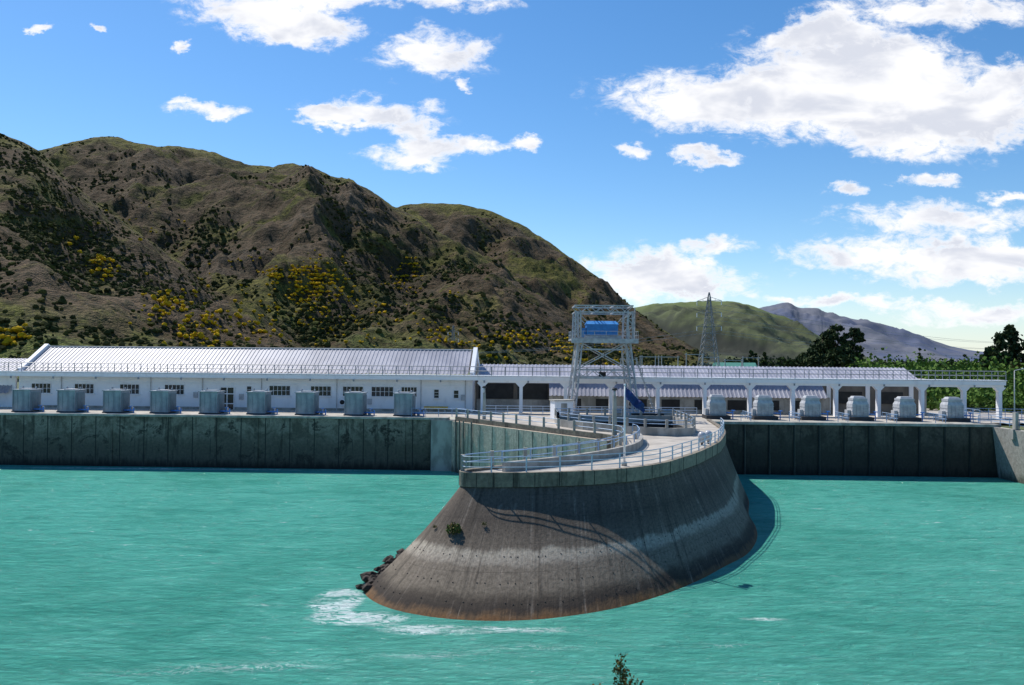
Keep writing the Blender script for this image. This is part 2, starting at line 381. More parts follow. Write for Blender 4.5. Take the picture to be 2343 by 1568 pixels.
hill('L','hill',[(-1.3,.30,520,200,0),(-.90,.36,560,200,0),(-.774,.335,600,210,0),(-.669,.287,600,215,0),(-.616,.264,600,220,0),(-.590,.254,600,220,5),(-.572,.243,600,225,8),(-.543,.215,600,230,12),(-.511,.186,600,235,16),(-.464,.152,600,240,20),(-.416,.116,600,250,25),(-.353,.077,590,260,30),(-.29,.036,560,270,25),(-.237,.012,520,285,15),(-.18,-.006,480,300,0)],h1,20,.011,3.3)
hill('A','hill',[(-1.1,.2,1100,500,0),(-.8,.26,1100,480,0),(-.722,.262,1100,470,0),(-.616,.240,1100,460,0),(-.572,.246,1100,450,0),(-.527,.256,1100,440,0),(-.49,.261,1100,440,0),(-.443,.252,1100,430,0),(-.385,.246,1090,430,0),(-.353,.241,1080,430,0),(-.306,.228,1060,420,0),(-.253,.228,1040,420,0),(-.222,.216,1020,415,0),(-.185,.202,1000,415,0),(-.143,.180,980,415,0),(-.09,.150,950,420,0),(-.037,.117,920,430,0),(.015,.083,900,440,0),(.068,.052,880,450,0),(.12,.026,860,470,0),(.17,.005,840,500,0)],h1,52,.0066,8.1,nt=150,sub=24)
hill('B','hill',[(-.3,.10,1500,900,0),(-.2,.15,1500,900,0),(-.169,.165,1500,880,0),(-.145,.18,1500,860,0),(-.111,.184,1500,850,0),(-.053,.182,1480,840,0),(-.006,.167,1460,830,0),(.031,.146,1440,820,0),(.068,.120,1400,800,0),(.105,.094,1360,780,0),(.142,.063,1320,760,0),(.173,.040,1280,740,0),(.205,.020,1240,740,0),(.236,.004,1200,740,0)],h1,50,.006,5.2,sub=20)
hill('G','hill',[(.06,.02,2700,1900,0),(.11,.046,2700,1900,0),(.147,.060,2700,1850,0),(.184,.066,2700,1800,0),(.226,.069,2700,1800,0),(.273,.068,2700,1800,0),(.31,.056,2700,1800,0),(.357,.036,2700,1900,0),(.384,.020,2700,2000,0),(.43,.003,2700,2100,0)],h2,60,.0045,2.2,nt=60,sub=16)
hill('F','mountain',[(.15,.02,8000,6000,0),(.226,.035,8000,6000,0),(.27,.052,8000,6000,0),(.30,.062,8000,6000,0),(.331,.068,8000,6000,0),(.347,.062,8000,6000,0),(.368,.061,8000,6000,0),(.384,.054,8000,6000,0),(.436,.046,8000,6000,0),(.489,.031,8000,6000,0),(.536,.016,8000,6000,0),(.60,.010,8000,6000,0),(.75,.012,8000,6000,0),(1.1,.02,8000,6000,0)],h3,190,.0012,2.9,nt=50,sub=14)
bushD=simple('scrub_dark',(.026,.031,.010),(.042,.046,.015),.95,.05,spec=.05)
bushO=simple('scrub_olive',(.065,.072,.018),(.075,.066,.022),.95,.05,spec=.05)
gors=simple('gorse_flower',(.55,.33,.008),(.38,.25,.012),.95,.3,spec=.05)
tt=(1+5**.5)/2
ICO=[Vector(v).normalized() for v in [(-1,tt,0),(1,tt,0),(-1,-tt,0),(1,-tt,0),(0,-1,tt),(0,1,tt),(0,-1,-tt),(0,1,-tt),(tt,0,-1),(tt,0,1),(-tt,0,-1),(-tt,0,1)]]
ICF=[(0,11,5),(0,5,1),(0,1,7),(0,7,10),(0,10,11),(1,5,9),(5,11,4),(11,10,2),(10,7,6),(7,1,8),(3,9,4),(3,4,2),(3,2,6),(3,6,8),(3,8,9),(4,9,5),(2,4,11),(6,2,10),(8,6,7),(9,8,1)]
def bush(m,p,r,mi,hh=.8):
    m.add([(p[0]+v.x*r*U(.6,1.25),p[1]+v.y*r*U(.6,1.25),p[2]+v.z*r*hh*U(.6,1.3)+r*.25) for v in ICO],ICF,mi)
def scatter(m,key,count,r0,r1,tmax=1.,bias=.4):
    vs,gul,top,N,W,nt=hillgrid[key]; k=0
    while k<count:
        i=random.randrange(N-1); j=int((nt-2)*R()*tmax)
        p=vs[i*W+j]
        if abs(p[0]/p[1])>.72: k+=.3; continue
        dn=noise.noise(Vector((p[0]*.012,p[1]*.012,2)))+.6*noise.noise(Vector((p[0]*.05,p[1]*.05,5)))
        prob=bias+dn*1.1+(.5-gul[i*W+j])*1.2 - .4*(j/nt)
        if R()>prob: k+=.15; continue
        p2=Vector(vs[(i+1)*W+j+1]); q=Vector(p).lerp(p2,R())
        bush(m,q,U(r0,r1)*U(.5,1.2),0 if R()<.7 else 1); k+=1
sc=M(bushD,bushO,bushO)
scatter(sc,'L',12500,.6,1.6,1,.62); scatter(sc,'A',12000,.9,2.5,1,.40); scatter(sc,'B',2500,1.5,3.4)
sc.obj('hillside_scrub')
gp=[(-.276,.098,.020,150),(-.24,.075,.045,420),(-.23,.10,.035,260),(-.125,.098,.012,150),(-.12,.11,.012,100),(-.13,.085,.02,60),(-.495,.105,.02,80),(-.53,.135,.01,15),(-.38,.035,.05,160),(-.41,.06,.03,50),(.01,.020,.025,120),(.07,.015,.03,180),(-.20,.035,.05,120),(-.60,.02,.015,60),(-.3,.04,.05,80),(-.09,.03,.03,60),(-.07,.075,.01,18),(.12,.008,.03,130),(-.33,.115,.02,20),(-.05,.01,.05,80),(-.45,.16,.06,25),(-.35,.08,.1,60),(-.15,.06,.08,60)]
gg=M(gors,bushO)
cells={}
for key in ('L','A'):
    vs,gul,top,N,W,nt=hillgrid[key]
    for i in range(0,N-1):
        for j in range(2,nt-4):
            p=vs[i*W+j]; k=(int(p[0]/p[1]*200),int((p[2]-14.5)/p[1]*200))
            o=cells.get(k)
            if o is None or p[1]<o[0]: cells[k]=(p[1],p)
for (bx,el,sp_,n) in gp:
    for _ in range(n):
        x=bx+random.gauss(0,sp_*.5); e=el+random.gauss(0,sp_*.28)
        if noise.noise(Vector((x*60,e*60,1)))<-.15: continue
        c=cells.get((int(x*200),int(e*200)))
        if not c: continue
        p=c[1]; bush(gg,(p[0]+U(-2.5,2.5),p[1]+U(-2,2),p[2]+U(0,1)),U(.6,1.5),0 if R()<.85 else 1)
gg.obj('gorse_bushes')
# ------------------------------------------------------------------ FACADE FRAME
FO=(0,105.5,0); FR=-.03
ph=empty('powerhouse',FO,FR)
def WL(x,d,z=0): return (x*math.cos(FR)-d*math.sin(FR), 105.5+x*math.sin(FR)+d*math.cos(FR), z)
m=M(damcon,joint,lightcon)
m.box(-150,-8.2,0,1.6,-2,6.45,0)
m.box(-150,-8.0,-.22,1.55,6.45,6.72,2)
x=-148
while x<-10: m.box(x-.05,x+.05,-.02,.05,-2,6.44,1); x+=3.15
x=-146
while x<-10: m.box(x-.22,x+.22,-.10,.0,-2,6.44,0); x+=18.9
m.box(-10.2,-6.4,-.45,1.5,-2,6.44,2)
for x in (-10.22,-6.42): m.box(x,x+.06,-.47,.0,-2,6.44,1)
m.obj('dam_wall',FO,FR)
m=M(damcon2,joint,lightcon)
m.box(24,61,0,1.6,-2,6.3,0); m.box(24,61,-.2,1.55,6.3,6.62,2)
x=26.2
while x<60: m.box(x-.09,x+.09,-.16,.05,-2,6.29,1); m.box(x+.1,x+.15,-.02,.05,-2,6.28,2); x+=3.1
m.obj('dam_wall',FO,FR)
m=M(bankcon,lightcon,jointl)
m.add([(60.9,103.6,-2),(61.1,60,-2),(60.3,60,6.3),(59.9,103.6,6.3),(61.3,103.6,-2),(61.4,60,-2),(60.8,60,6.3),(60.5,103.6,6.3)],[(0,1,2,3),(3,2,6,7),(1,5,6,2),(4,7,6,5)],0)
m.add([(61.1,60,-2),(61.1,-100,-2),(60.3,-100,6.3),(60.3,60,6.3),(60.8,-100,6.3),(60.8,60,6.3)],[(0,1,2,3),(3,2,4,5)],0)
m.obj('bank_wall')
m=M(deckmat,dark)
m.add([(-150,1.5,6.68),(75,1.5,6.68),(75,32,6.68),(-150,32,6.68)],[(0,1,2,3)],0)
m.obj('apron_deck',FO,FR)
# white hall -------------------------------------------------------------
D=12.; RD=6.6
m=M(white,lightcon)
m.box(-71,-6.2,D,D+.4,6.5,11.2)
m.box(-71.3,-70.9,D-.02,D+13,6.5,12.2); m.box(-6.3,-5.9,D+.1,D+13,6.5,12.2)
m.box(-71,-6.2,D-.12,D,10.25,10.4); m.box(-71,-6.2,D-.1,D,6.5,7.0,1)
m.obj('front_wall',parent=ph)
m=M(white,glass,greymetal)
wins=[(-68,2.8),(-61.7,2.8),(-55.1,2.8),(-48.6,2.8),(-33.4,3.0),(-27.5,2.9),(-22.9,2.9),(-18.7,3.1),(-14.9,2.2)]
def window(x,w,z0,z1,nx_,nz_):
    m.box(x-w/2,x+w/2,D-.04,D-.01,z0,z1,1)
    for k in range(nx_+1):
        xx=x-w/2+w*k/nx_; m.box(xx-.025,xx+.025,D-.12,D-.03,z0,z1,0)
    for k in range(nz_+1):
        zz=z0+(z1-z0)*k/nz_; m.box(x-w/2,x+w/2,D-.10,D-.035,zz-.02,zz+.02,0)
    m.box(x-w/2-.15,x+w/2+.15,D-.25,D-.01,z0-.14,z0-.045,0)
for x,wd in wins: window(x,wd,8.75,10.1,5,2)
window(-37.8,.7,9.,10.,1,2); window(-11,.7,8.6,9.8,1,3); window(-8.2,.7,8.6,9.7,1,2)
m.box(-41.9,-39.9,D-.1,D-.02,6.7,9.9,1)
for xx in (-41.9,-40.95,-39.95): m.box(xx-.06,xx+.06,D-.15,D-.05,6.7,9.9,0)
for zz in (7.5,8.9,9.85): m.box(-41.9,-39.9,D-.14,D-.06,zz-.06,zz+.06,0)
for xx in (-65,-52,-44.5,-36,-25.2,-13.2,-6.9): m.tube((xx,D-.15,6.7),(xx,D-.15,11.2),.06,2)
m.obj('windows',parent=ph)
m=M(white,greymetal,dark,yellow)
m.box(-24.6,-23.4,D-.6,D-.02,7.4,8.4,0); m.tube((-24.3,D-.62,7.9),(-24.3,D-.66,7.9),.33,2,12)
for xx,zz in ((-45.5,8.3),(-38.9,8.1),(-30,8.),(-20.5,7.6),(-7.2,8.3)): m.box(xx-.3,xx+.3,D-.25,D-.02,zz,zz+.8,1)
m.box(-12.5,-9.2,D-2.2,D-1.2,7.15,7.5,3); m.box(-12.2,-12.0,D-2,D-1.4,6.68,7.15,1); m.box(-9.7,-9.5,D-2,D-1.4,6.68,7.15,1)
m.obj('wall_equipment',parent=ph)
def corr(x0,x1,y0,z0,y1,z1,pitch=.58,h=.075,back=None):
    m=M(roofmat); n=int((x1-x0)/pitch); vs=[];fs=[]
    for i in range(n):
        a=x0+i*pitch
        for dx,dz in ((0,0),(pitch*.50,0),(pitch*.60,h),(pitch*.90,h)):
            vs.append((a+dx,y0,z0+dz)); vs.append((a+dx,y1,z1+dz))
            if back: vs.append((a+dx,back[0],back[1]+dz))
    s=3 if back else 2; c=len(vs)//s
    for i in range(c-1):
        fs.append((i*s,(i+1)*s,(i+1)*s+1,i*s+1))
        if back: fs.append((i*s+1,(i+1)*s+1,(i+1)*s+2,i*s+2))
    m.add(vs,fs); return m
corr(-70.9,-6.3,D+.3,11.95,D+RD,15.4,back=(D+2*RD,12)).obj('main_roof',parent=ph)
m=M(white,greymetal)
m.tube((-71,D+RD,15.5),(-6.2,D+RD,15.5),.10,1,6)
for x0 in (-71.6,-6.3):
    for k,(ya,za,yb,zb) in enumerate(((D+.1,12.3,D+RD,15.9),(D+RD,15.9,D+2*RD,12.3))):
        m.add([(x0,ya,za-1.2),(x0+.6,ya,za-1.2),(x0+.6,yb,zb-1.2),(x0,yb,zb-1.2),(x0,ya,za),(x0+.6,ya,za),(x0+.6,yb,zb),(x0,yb,zb)],[(0,3,2,1),(4,5,6,7),(0,1,5,4),(1,2,6,5),(2,3,7,6),(3,0,4,7)])
for xx in (-5.95,-71.2): m.add([(xx,D+.1,11),(xx,D+2*RD,11),(xx,D+RD,15.5)],[(0,1,2)])
m.box(-71.6,-71.05,D+.1,D+13,11.1,12.2)
m.obj('gable_parapets',parent=ph)
corr(-125,-71.9,D+.5,11.9,D+6,13.6,back=(D+12,11.8)).obj('west_roof',parent=ph)
corr(-125,-71.9,D-1,8.7,D+.4,10.2).obj('west_leanto_roof',parent=ph)
m=M(white); m.box(-125,-71.8,D,D+.4,6.5,11.2); m.obj('west_wall',parent=ph)
m=M(white,greymetal)
m.box(-125,67.3,D-1.9,D+.3,11.2,11.75,0); m.box(-125,67.4,D-2.0,D+.2,11.78,11.9,0)
m.box(-5,67.2,D-1.6,D-.9,10.9,11.19,0)
m.obj('walkway_slab',parent=ph)
def railing(m,path,h=1.05,rails=3,step=1.8,r=.035,mat=0,pr=.045,closed=False,conc_post=None):
    pts=[Vector(p) for p in path]
    if closed: pts.append(pts[0])
    zs=[h*(k+1)/rails for k in range(rails)]
    for i in range(len(pts)-1):
        for z in zs: m.tube(pts[i]+Vector((0,0,z)),pts[i+1]+Vector((0,0,z)),r,mat,5)
    for p in resample(path,step,closed):
        if conc_post is not None: m.box(p.x-.13,p.x+.13,p.y-.13,p.y+.13,p.z,p.z+h+.08,conc_post)
        else: m.tube(p,p+Vector((0,0,h+.02)),pr,mat,5)
m=M(pylonm)
railing(m,[(-125,D-1.85,11.9),(67.3,D-1.85,11.9)],1.2,2,1.9,.05,0,.06)
railing(m,[(-125,D+.1,11.9),(67.3,D+.1,11.9)],1.2,2,1.9,.045,0,.05)
x=-120
while x<66:
    m.tube((x,D-2.05,11.2),(x,D-2.05,10.9),.12,0,6); x+=6.1
m.obj('walkway_railing',parent=ph)
cols=[-4.4,1.0,7.2,13.5,20.0,26.5,32.7,38.6,44.5,50.3,56.2,61.9,66.7]
m=M(white)
for c in cols:
    w_=.23
    m.box(c-w_,c+w_,D-1.62,D-.88,6.6,11.18)
    for sg in (-1,1):
        a=c+sg*w_; bq=c+sg*(w_+.55)
        m.add([(a,D-1.58,10.3),(a,D-.92,10.3),(bq,D-.92,10.89),(bq,D-1.58,10.89),(a,D-1.58,10.89),(a,D-.92,10.89)],[(0,1,2,3),(0,3,4),(1,5,2)],0)
m.obj('arcade',parent=ph)
corr(-5.5,58.6,D+4,11.7,D+9,13.35,back=(D+14,11.7)).obj('hall_roof',parent=ph)
corr(5,45,D+1.6,9.0,D+4.2,10.9).obj('leanto_roof',parent=ph)
m=M(brownwall,lightcon,dark,white)
m.box(-5.8,59,D+4.3,D+4.7,6.5,11.6,0)
m.box(5,45,D+2.4,D+2.9,6.5,9.1,1)
for c in (45.4,51,57.2): m.box(c-.3,c+.3,D+4.1,D+4.28,6.5,11.5,3)
m.box(-5.6,5.0,D+4.1,D+4.28,6.5,8.3,1)
m.box(-5.3,-.2,D+4.15,D+4.29,8.4,10.6,2); m.box(.4,4.8,D+4.15,D+4.29,8.4,10.6,2)
for c in range(8): m.box(7+c*4.7,9.6+c*4.7,D+2.3,D+2.38,7.2,8.6,2)
for c in (46.2,52.): m.box(c+.3,c+4.0,D+4.1,D+4.19,8.2,9.9,2)
m.box(58.9,59.3,D+4,D+14,6.5,11.9,1)
m.obj('rear_hall',parent=ph)
# ------------------------------------------------------------------ PIER
top=[(25,105.2),(23,90),(19.7,78.4),(18.2,74.5),(16.9,71.6),(15.2,68),(13.2,64.4),(11.3,61.2),(9,58.6),(6.2,56.7),(3.2,55.6),(1.2,55.1),(-.5,54.9),(-2,54.8),(-3.0,55),(-3.3,55.6),(-3.0,56.4),(-1.6,57.8),(2.2,61.2),(5.5,65),(8.3,69.5),(9.7,73.7),(10.4,78),(10.0,82),(5,89),(-7,105.4)]
base=[(27.5,104.6),(25,88),(22.3,78),(21.2,72),(19.8,67),(17.6,62),(15,58.3),(12.5,54.8),(9.6,51.4),(6.3,48.5),(3,46.7),(.6,46.0),(-1.8,45.9),(-4.4,46.5),(-6.9,48),(-8.6,50.3),(-9,52.6),(-7.8,56),(-4,61),(1,66),(5,71),(7.8,76),(9.3,80),(9.6,82),(4.6,89),(-7.2,105.2)]
SB=5
T=[Vector((*p,0)) for p in cr(top,SB)]; B=[Vector((*p,0)) for p in cr(base,SB)]
pier=empty('dividing_pier')
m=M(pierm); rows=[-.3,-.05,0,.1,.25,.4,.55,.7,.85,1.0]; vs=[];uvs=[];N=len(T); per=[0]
for i in range(1,N): per.append(per[-1]+(B[i]-B[i-1]).length)
for i in range(N):
    for r in rows:
        p=B[i].lerp(T[i],r+.05*math.sin(math.pi*max(0,r))); z=5.95*r
        vs.append((p.x,p.y,z)); uvs.append((per[i],z*1.6))
K=len(rows)
fs=[(i*K+j,i*K+j+1,(i+1)*K+j+1,(i+1)*K+j) for i in range(N-1) for j in range(K-1)]
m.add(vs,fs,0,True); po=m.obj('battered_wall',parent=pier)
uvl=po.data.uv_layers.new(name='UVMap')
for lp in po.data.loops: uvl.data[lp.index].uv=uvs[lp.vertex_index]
def offs(path,d):
    out=[]
    for i,p in enumerate(path):
        a=path[max(i-1,0)];b=path[min(i+1,len(path)-1)]; t_=(b-a).normalized(); n=Vector((t_.y,-t_.x,0)); out.append(p+n*d)
    return out
def strip(m,A,Bq,z0,z1,mat=0):
    vs=[]
    for a,b in zip(A,Bq): vs+= [(a.x,a.y,z0),(a.x,a.y,z1),(b.x,b.y,z1),(b.x,b.y,z0)]
    fs=[]
    for i in range(len(A)-1):
        o=i*4;q=o+4
        fs+= [(o,o+1,q+1,q),(o+1,o+2,q+2,q+1),(o+2,o+3,q+3,q+2),(o+3,o,q,q+3)]
    fs+= [(0,3,2,1),(len(vs)-4,len(vs)-3,len(vs)-2,len(vs)-1)]
    m.add(vs,fs,mat)
So=offs(T,-.15); Si=offs(T,.30)
sgn=1
if (So[5*SB]-Vector((8,75,0))).length<(Si[5*SB]-Vector((8,75,0))).length: So,Si=offs(T,.15),offs(T,-.30); sgn=-1
m=M(lipm,joint); strip(m,So,Si,5.93,6.88)
for i in range(6,15*SB,4):
    p=So[i]; q=Si[i]; d=(p-q).normalized(); m.tube((p+d*.005).to_tuple()[:2]+(5.95,),(p+d*.005).to_tuple()[:2]+(6.87,),.025,1,4)
m.obj('parapet_kerb',parent=pier)
pit=[(5.5,94.5),(8.0,90),(10.8,87.2),(13.6,84.6),(16.2,83.6),(18.2,84.6),(19.2,88),(19.6,94),(19.6,101.5),(5.5,101.5)]
outer=[Vector((p.x,p.y,0)) for p in offs(T,-.02*sgn)]
outer+= [Vector((-7,107.5,0)),Vector((25,106.5,0))]
hole=[Vector((x,y,0)) for x,y in pit]
tri=tessellate_polygon([outer,hole]); allp=outer+hole
m=M(deckmat,dark,lightcon)
m.add([(p.x,p.y,6.70) for p in allp],[tuple(tr) for tr in tri],0)
HP=[Vector((x,y,0)) for x,y in pit]; HP2=HP+[HP[0]]
for i in range(len(HP)):
    a=HP2[i];b=HP2[i+1]; m.add([(a.x,a.y,2),(b.x,b.y,2),(b.x,b.y,6.7),(a.x,a.y,6.7)],[(0,1,2,3)],1)
m.add([(p.x,p.y,2) for p in HP],[tuple(range(len(HP)))],1)
do=m.obj('deck',parent=pier)
m=M(lightcon)
cpt=Vector((12.5,94,0))
HPo=[p+(p-cpt).normalized()*.35 for p in HP2]
strip(m,HPo,HP2,6.71,7.5); m.obj('pit_parapet',parent=pier)
def inward(path,d):
    a=offs(path,d);b=offs(path,-d); c0=Vector((13,68,0)); k=len(path)//2
    return a if (a[k]-c0).length<(b[k]-c0).length else b
A=inward(T[17*SB:23*SB],1.5); A2=inward(T[17*SB:23*SB],1.85)
m=M(lightcon); strip(m,A,A2,6.71,7.35); m.obj('ramp_wall',parent=pier)
def zp(L_,z): return [Vector((p.x,p.y,z)) for p in L_]
railo=empty('pier_railing')
m=M(railmat,bluerail,lightcon)
outp=[p.lerp(q,.5) for p,q in zip(So,Si)]
railing(m,zp(outp[4:15*SB+1],6.88),1.02,3,2.3,.032,0,.055)
m.obj('outer_rails',parent=railo)
m=M(bluerail,lightcon)
railing(m,zp(outp[15*SB:24*SB],6.88),1.0,2,3.0,.04,0,.05,conc_post=1)
railing(m,zp(outp[24*SB:],6.88),1.0,2,2.5,.04,0,.05,conc_post=1)
m.obj('inner_rails',parent=railo)
m=M(bluerail,lightcon)
railing(m,zp(A,7.35),.7,1,2.6,.04,0,.05)
railing(m,zp([p.lerp(q,.5) for p,q in zip(HPo,HP2)],7.5),.75,2,2.2,.04,0,.05,conc_post=1)
m.obj('pit_rails',parent=railo)
m=M(jointl,joint,gatecon)
a=Vector((-7.1,105.3,0)); b=Vector((9.8,82,0)); dv_=(b-a).normalized(); n_=Vector((dv_.y,-dv_.x,0)); 
if n_.x>0: n_=-n_
La=(b-a).length
q0=a+n_*.5; q1=b+n_*.5
m.add([(q0.x,q0.y,-2),(q1.x,q1.y,-2),(q1.x,q1.y,6.35),(q0.x,q0.y,6.35),(a.x,a.y,6.35),(b.x,b.y,6.35),(b.x,b.y,-2)],[(0,1,2,3),(3,2,5,4),(1,6,5,2)],2)
k=1.2
while k<La:
    p=a+dv_*k+n_*.52; m.tube((p.x,p.y,-1),(p.x,p.y,6.3),.05,0,4); k+=2.6
for k in (1.2,2.1,3.0,4.8): 
    p=a+dv_*k+n_*.7; m.tube((p.x,p.y,-1),(p.x,p.y,6.6),.10,0,6)
m.obj('side_wall_panels',parent=pier)
m=M(dark)
def onface(i,r):
    p=B[i].lerp(T[i],r+.05*math.sin(math.pi*r)); return Vector((p.x,p.y,5.95*r))
for r in (.10,.235,.42):
    for i in range(4*SB,16*SB,1):
        if R()<.45: continue
        p=onface(i,r+U(-.008,.008)); m.sphere(p,.045,0,6,4)
m.obj('tie_holes',parent=pier)
leafg=simple('leaf_green',(.06,.10,.02),(.10,.12,.03),.8,3,spec=.2)
leafb=simple('leaf_brown',(.14,.085,.025),(.09,.08,.02),.8,3,spec=.2)
def tuft(p,rad,n):
    m=M(leafg,leafb)
    for _ in range(n):
        d=Vector((U(-1,1),U(-1,.4),U(-.3,1))); 
        if d.length>1: continue
        q=Vector(p)+d*rad
        if R()<.15: m.tube(p,q,.012,1,4)
        m.leaf(q,rad*.13,0 if R()<.75 else 1)
    return m.obj('weed_tuft')
for i,r,rad in ((13*SB+2,.60,.5),(13*SB-3,.66,.18),(14*SB+2,.60,.16)):
    p=onface(i,r); tuft((p.x,p.y-.05,p.z+.1),rad,380 if rad>.4 else 120)
m=M(rockm)
for _ in range(80):
    s=R(); x=-9.2+1.9*s+U(-.4,.9); y=51.5+7.5*s+U(-1,1)
    r=U(.14,.45); bush(m,(x,y,U(-.1,.35)+.5*s),r,0,.7)
m.obj('rocks')
m=M(white,flagm,lightcon)
m.tube((8.2,60.2,6.7),(8.2,60.2,12.5),.085,0,8,.05); m.sphere((8.2,60.2,12.55),.09,0); m.tube((8.2,60.2,6.7),(8.2,60.2,7.0),.2,2,8)
vs=[];fs=[];nu=16;nv=12
for i in range(nu+1):
    for j in range(nv+1):
        u=i/nu;v=j/nv
        vs.append((8.25+1.4*u+.05*math.sin(v*9+u*3),60.2+.16*math.sin(u*13+v*3),12.35-.85*v*(1-.3*u)-1.3*u**1.1+.05*math.sin(u*9)))
for i in range(nu):
    for j in range(nv): fs.append((i*(nv+1)+j,(i+1)*(nv+1)+j,(i+1)*(nv+1)+j+1,i*(nv+1)+j+1))
m.add(vs,fs,1,True); m.obj('flagpole')
def postlamp(p,h):
    m=M(lightcon,greymetal,blackmat)
    m.frustum((0,0),0,h,.24,.24,.16,.16,0); m.tube((0,0,h),(0,0,h+.6),.12,1,8); m.tube((0,0,h+.6),(0,0,h+.85),.3,2,10,.2)
    return m.obj('lamp_post',p)
postlamp((10.2,82.2,6.7),4.0)
postlamp((-3.4,104.0,5.6),4.4)
m=M(blackmat,globe,greymetal)
m.tube((0,0,0),(0,0,.5),.1,0,8); m.sphere((0,0,.85),.38,1,14,10); m.tube((0,-.2,.5),(0,.2,.5),.3,2,10)
g1=m.obj('globe_light',(17.2,75,6.7)); copyobj(g1,(18.1,76.4,6.7))
# ------------------------------------------------------------------ TRANSFORMERS
def tx_left():
    m=M(txgrey,greymetal,valveblue,blackmat)
    m.box(-1.2,1.2,-1.2,1.2,.15,2.85,0)
    m.box(-1.32,1.32,-1.32,1.32,2.85,2.97,0); m.box(-1.28,1.28,-1.28,1.28,0,.15,3)
    for k in range(3): m.box(-.95+k*.72,-.50+k*.72,-1.24,-1.2,.5,2.6,0)
    for xx in (-1.16,1.10): m.box(xx,xx+.07,-1.29,-1.2,.15,2.85,0)
    for k in range(7): m.box(1.2,1.31,-1.0+k*.31,-.94+k*.31,.4,2.6,0)
    m.box(-.7,.7,-.6,.6,2.97,3.08,1); m.tube((-.9,.6,2.97),(-.9,.6,3.35),.12,1,8); m.tube((.8,.7,2.97),(.8,.7,3.3),.10,1,8)
    m.tube((1.25,-.6,.35),(2.7,-.6,.35),.10,2,8); m.tube((2.2,-.6,.35),(2.2,-.6,.85),.05,2,6); m.tube((2.2,-.6,.83),(2.2,-.6,.9),.26,2,10)
    m.tube((2.6,-.6,0),(2.6,-.6,.7),.08,2,8)
    m.box(1.6,1.95,.2,.8,0,.7,0)
    return m.obj('transformer')
txs=[-67.6,-61.3,-54.9,-48.3,-41.5,-34.9,-28.2,-21.5,-14.7]
t0=tx_left()
for i,x in enumerate(txs):
    loc=WL(x*.955-.1,3.3,6.7)
    if i==0: t0.location=loc; t0.rotation_euler=(0,0,FR)
    else: copyobj(t0,loc,FR)
def tx_right():
    m=M(txlight,greymetal,valveblue,blackmat)
    m.box(-1.55,1.55,-1.5,1.5,0,.55,3)
    m.box(-1.05,1.05,-1.0,1.0,.55,2.2,0); m.frustum((0,0),2.2,2.65,1.05,1.0,.85,.8,0)
    m.box(-.92,.92,-.85,.85,2.65,2.95,0); m.frustum((0,0),2.95,3.2,.8,.7,.65,.5,0)
    for k in range(3): m.box(-1.1,1.1,-1.07,1.07,.75+k*.5,.82+k*.5,1)
    for k in range(5): m.box(-.95+k*.45,-.88+k*.45,-1.1,-1.0,.6,2.15,0)
    m.box(-1.5,-1.08,-.5,.5,.55,1.4,0)
    m.tube((1.0,-.7,.9),(2.0,-.7,.9),.08,2,8); m.tube((2.0,-.7,.0),(2.0,-.7,1.2),.07,2,8); m.tube((1.75,-.7,1.2),(2.3,-.7,1.2),.07,2,8)
    return m.obj('transformer')
t1=tx_right()
for i,u in enumerate((26.7,32.8,38.9,45.0,51.0,57.1)):
    loc=WL(u,4.2,6.6)
    if i==0: t1.location=loc; t1.rotation_euler=(0,0,FR)
    else: copyobj(t1,loc,FR)
m=M(bluerail)
railing(m,[WL(-13,2.,6.7),WL(-6,2.,6.7)],1.05,2,1.8,.04)
for u in (29.2,35.3,41.4,47.5,53.6): railing(m,[WL(u,1.2,6.62),WL(u+1.4,1.2,6.62),WL(u+1.4,6,6.62)],1.0,2,1.2,.035)
railing(m,[WL(58.8,1,6.62),WL(60.6,1.5,6.62),(60.6,92,6.35),(60.8,60,6.35)],1.05,3,2.0,.04)
railing(m,[WL(59,1,6.62),WL(59,9,6.62)],1.7,4,1.5,.035)
railing(m,[WL(60,9,6.62),WL(72,7,6.62)],1.5,4,2,.035)
m.obj('railing')
m=M(white)
railing(m,[WL(-4,8.5,6.7),WL(25,8.5,6.7)],1.1,3,1.6,.045)
m.obj('railing')
m=M(white,dark,lightcon)
m.box(-1.2,1.2,-1.,1.,0,2.3,0); m.box(-1.35,1.35,-1.15,1.15,2.3,2.42,2); m.box(-.4,.4,-1.03,-1.0,.2,2.0,2)
m.obj('kiosk',(6.4,106,6.7),.25)
m=M(lightcon,dark)
for x in (19.9,13.6): m.box(x-.5,x+.5,104,108,6.7,7.9,0)
m.box(15,19,103.5,104.2,6.71,7.6,1)
m.obj('gate_slot')
# ------------------------------------------------------------------ GANTRY CRANE
cr_=empty('gantry_crane')
m=M(greymetal,bluep,dark,white)
cx=12.0; zb=6.7; Yf,Yb=107.5,113.5
def leg(x0,x1,y0,y1,z0,z1,w,seg):
    for sx in (-w,w):
        for sy in (-w,w): m.beam((x0+sx*1.3,y0+sy*1.3,z0),(x1+sx,y1+sy,z1),.13)
    for k in range(seg):
        a=k/seg;b=(k+1)/seg
        def q(s,sx,sy): return (x0+(x1-x0)*s+sx*w*(1.3-.3*s),y0+(y1-y0)*s+sy*w*(1.3-.3*s),z0+(z1-z0)*s)
        for sy in (-1,1): m.beam(q(a,-1 if k%2 else 1,sy),q(b,1 if k%2 else -1,sy),.06); m.beam(q(a,-1,sy),q(a,1,sy),.06)
        for sx in (-1,1): m.beam(q(a,sx,-1 if k%2 else 1),q(b,sx,1 if k%2 else -1),.06)
